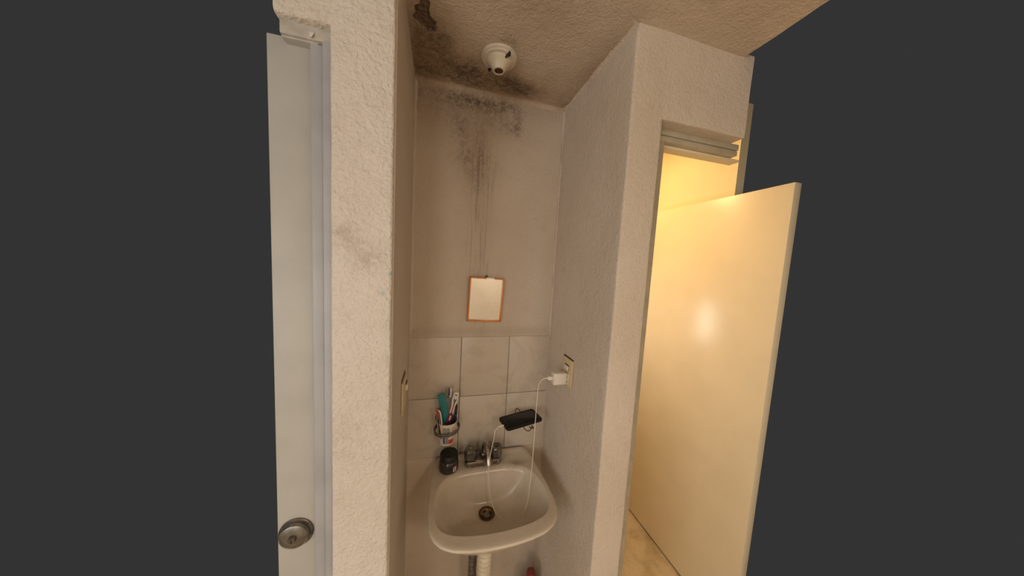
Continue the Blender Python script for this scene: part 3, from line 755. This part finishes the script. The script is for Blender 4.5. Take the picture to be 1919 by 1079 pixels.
# ------------------------------------------------------------------ mirror and nail
mi = empty('mirror', (.289, -.006, 1.474)); tag(mi, 'small rectangular mirror with thin orange plastic frame', 'mirror')
hw, hh, fwid = .0690, .0890, .0052
def mbox(name, a, b, c, d, y0, y1, mat, bev=.0006):
    o = box(name, a, b, y0, y1, c, d, mat, None, bev); o.parent = mi; return o
mbox('glass', -hw+fwid*.6, hw-fwid*.6, -hh+fwid*.6, hh-fwid*.6, -.0045, .001, 'mirror', 0)
mbox('frame_side', -hw, -hw+fwid, -hh, hh, -.0125, .002, 'orange'); mbox('frame_side', hw-fwid, hw, -hh, hh-.004, -.0125, .002, 'orange')
mbox('frame_top', -hw, -.004, hh-fwid, hh, -.0125, .002, 'orange'); mbox('frame_top', .030, hw-.003, hh-fwid, hh, -.0125, .002, 'orange')
mbox('frame_bottom', -hw, hw, -hh, -hh+fwid, -.0125, .002, 'orange')
mbox('backing', -hw+.002, hw-.002, -hh+.002, hh-.002, .0, .0035, 'ivory')
mbox('hanging_tab', -.004, .030, hh-.0035, hh+.0015, -.0065, .002, 'white_plastic')
mi.rotation_euler = (math.radians(2.0), math.radians(1.4), 0)
nl = empty('nail', (.2885, 0, 1.5675)); tag(nl, 'dark round nail head above the orange-framed mirror', 'nail')
o = lathe('head', [(.0045, .010), (.0048, .0125), (.003, .0145), (0, .015)], 'wire_rust', None, n=16); o.data.transform(Matrix.Rotation(PI/2, 4, 'X')); o.parent = nl
o = lathe('shank', [(.0015, -.012), (.0015, .011)], 'wire_rust', None, n=10); o.data.transform(Matrix.Rotation(PI/2, 4, 'X')); o.parent = nl

# ------------------------------------------------------------------ wall plates
rp = empty('outlet_plate', (W, -.191, 1.232)); tag(rp, 'ivory outlet plate with white switch on the right alcove wall', 'outlet')
child(box('plate', W-.0065, W-.0005, -.2295, -.1525, 1.180, 1.2835, 'ivory', None, .002), rp)
child(box('plate_top_shade', W-.004, W+.001, -.228, -.154, 1.2805, 1.2865, 'dark', None), rp)  # black strip painting the shade behind the plate's top edge
sw_ = child(box('switch', W-.0115, W-.006, -.205, -.176, 1.240, 1.256, 'white_plastic', None, .0012), rp)
child(box('switch_recess', W-.0072, W-.004, -.2075, -.174, 1.2385, 1.2605, 'chrome_dark', None), rp)
child(box('socket', W-.0090, W-.006, -.208, -.174, 1.188, 1.226, 'white_plastic', None, .001), rp)
for z in (1.198, 1.216): child(box('socket_slot', W-.0094, W-.0085, -.2065, -.2045, z-.004, z+.004, 'dark', None), rp)
lp = empty('switch_plate', (0, -.196, 1.196)); tag(lp, 'ivory switch plate standing proud of the left alcove wall', 'switch')
child(box('plate', .0035, .0085, -.243, -.150, 1.140, 1.2430, 'ivory', None, .0015), lp)
child(box('plate_shadow', .0015, .0046, -.240, -.153, 1.225, 1.2500, 'wire_rust', None), lp)  # brown strip standing in for the shadow between plate and wall
child(box('switch', .0080, .0150, -.176, -.150, 1.190, 1.211, 'white_plastic', None, .0015), lp)
child(box('switch_gap', .0082, .0120, -.177, -.149, 1.2095, 1.2160, 'chrome_dark', None), lp)

# ------------------------------------------------------------------ charger and cable
cg = empty('charger', (W-.009, -.190, 1.2075)); tag(cg, 'white charger block plugged into the right wall outlet', 'charger')
child(box('block', .5215, W-.0105, -.204, -.176, 1.1865, 1.2300, 'white_plastic', None, .003, 3), cg)
child(box('plug_base', W-.012, W-.0085, -.200, -.180, 1.193, 1.223, 'white_plastic', None, .001), cg)
cl = empty('charging_cable', (.46, -.19, .72)); tag(cl, 'thin white cable looping from charger through basin to phone', 'cable')
child(box('usb_plug', .5030, .5220, -.1965, -.1845, 1.2035, 1.2165, 'white_plastic', None, .0015), cl)
child(tube('strain_relief', [(.5035, -.190, 1.210), (.4930, -.190, 1.2100)], [.0032, .0022], 'cable', None, 10), cl)
d_ = T.to_3x3() @ Vector((1, 0, 0)); pe = T @ Vector((-.083, -.006, -.005))
child(tube('phone_plug', [pe+d_*.003, pe-d_*.017], .0038, 'cable', None, 10), cl)
child(tube('strain_relief', [pe-d_*.017, pe-d_*.026], [.0028, .0018], 'cable', None, 10), cl)
q = pe-d_*.025
P = catmull([(.494, -.190, 1.2100), (.481, -.190, 1.205), (.4715, -.190, 1.190), (.467, -.190, 1.165), (.465, -.190, 1.045), (.464, -.190, .918), (.4605, -.192, .83), (.452, -.205, .787),
             (.436, -.232, .757), (.410, -.252, .738), (.378, -.252, .724), (.348, -.233, .7155), (.328, -.205, .7185), (.3185, -.178, .735), (.311, -.157, .775), (.3075, -.1455, .82),
             (.3072, -.1425, .850), (.3095, -.1375, .875), (.3175, -.1300, .915), (.3255, -.1270, .955), (.3290, q.y-.002, .980), (q.x-.002, q.y-.001, q.z-.003), tuple(q)], 8)
child(tube('cord', P, .00145, 'cable', None, 8), cl)

# ------------------------------------------------------------------ ceiling lamp holder
lh = empty('lamp_holder', (.265, -.195, H)); tag(lh, 'white porcelain ceiling lamp holder with no bulb', 'lamp holder')
def down(prof): return [(r, -z) for r, z in prof]
lc = (.2655, -.194, H)
child(lathe('rosette', down([(.0545, -.004), (.0560, .004), (.0550, .008), (.0500, .0100), (.0490, .0135), (.0440, .0150), (.0400, .0155), (.0390, .0180), (.0360, .0205), (.0315, .0245), (.0265, .0300), (.0220, .0370), (.0185, .0430), (.0142, .0430), (.0138, .0400), (.0136, .020), (0, .020)]), 'porcelain', None, lc, 56), lh)
child(lathe('socket_liner', down([(.0135, .0415), (.0132, .022), (0, .0215)]), 'copper', None, lc, 32), lh)
child(lathe('socket_contact', down([(.006, .020), (.006, .026), (0, .027)]), 'dark', None, lc, 20), lh)
for (x, y) in ((.283, -.2315), (.247, -.158)):
    s_ = box('screw_slot', -.0110, .0110, -.0036, .0036, -.0220, -.010, 'dark', None, .002)
    s_.data.transform(Matrix.Translation((x, y, H)) @ Matrix.Rotation(math.radians(-55), 4, 'Z')); child(s_, lh)
    m_ = box('screw_head', -.0055, .0050, -.0022, .0022, -.0232, -.0215, 'chrome', None, .0006)
    m_.data.transform(Matrix.Translation((x+.001, y, H)) @ Matrix.Rotation(math.radians(-55), 4, 'Z')); m_.parent = s_
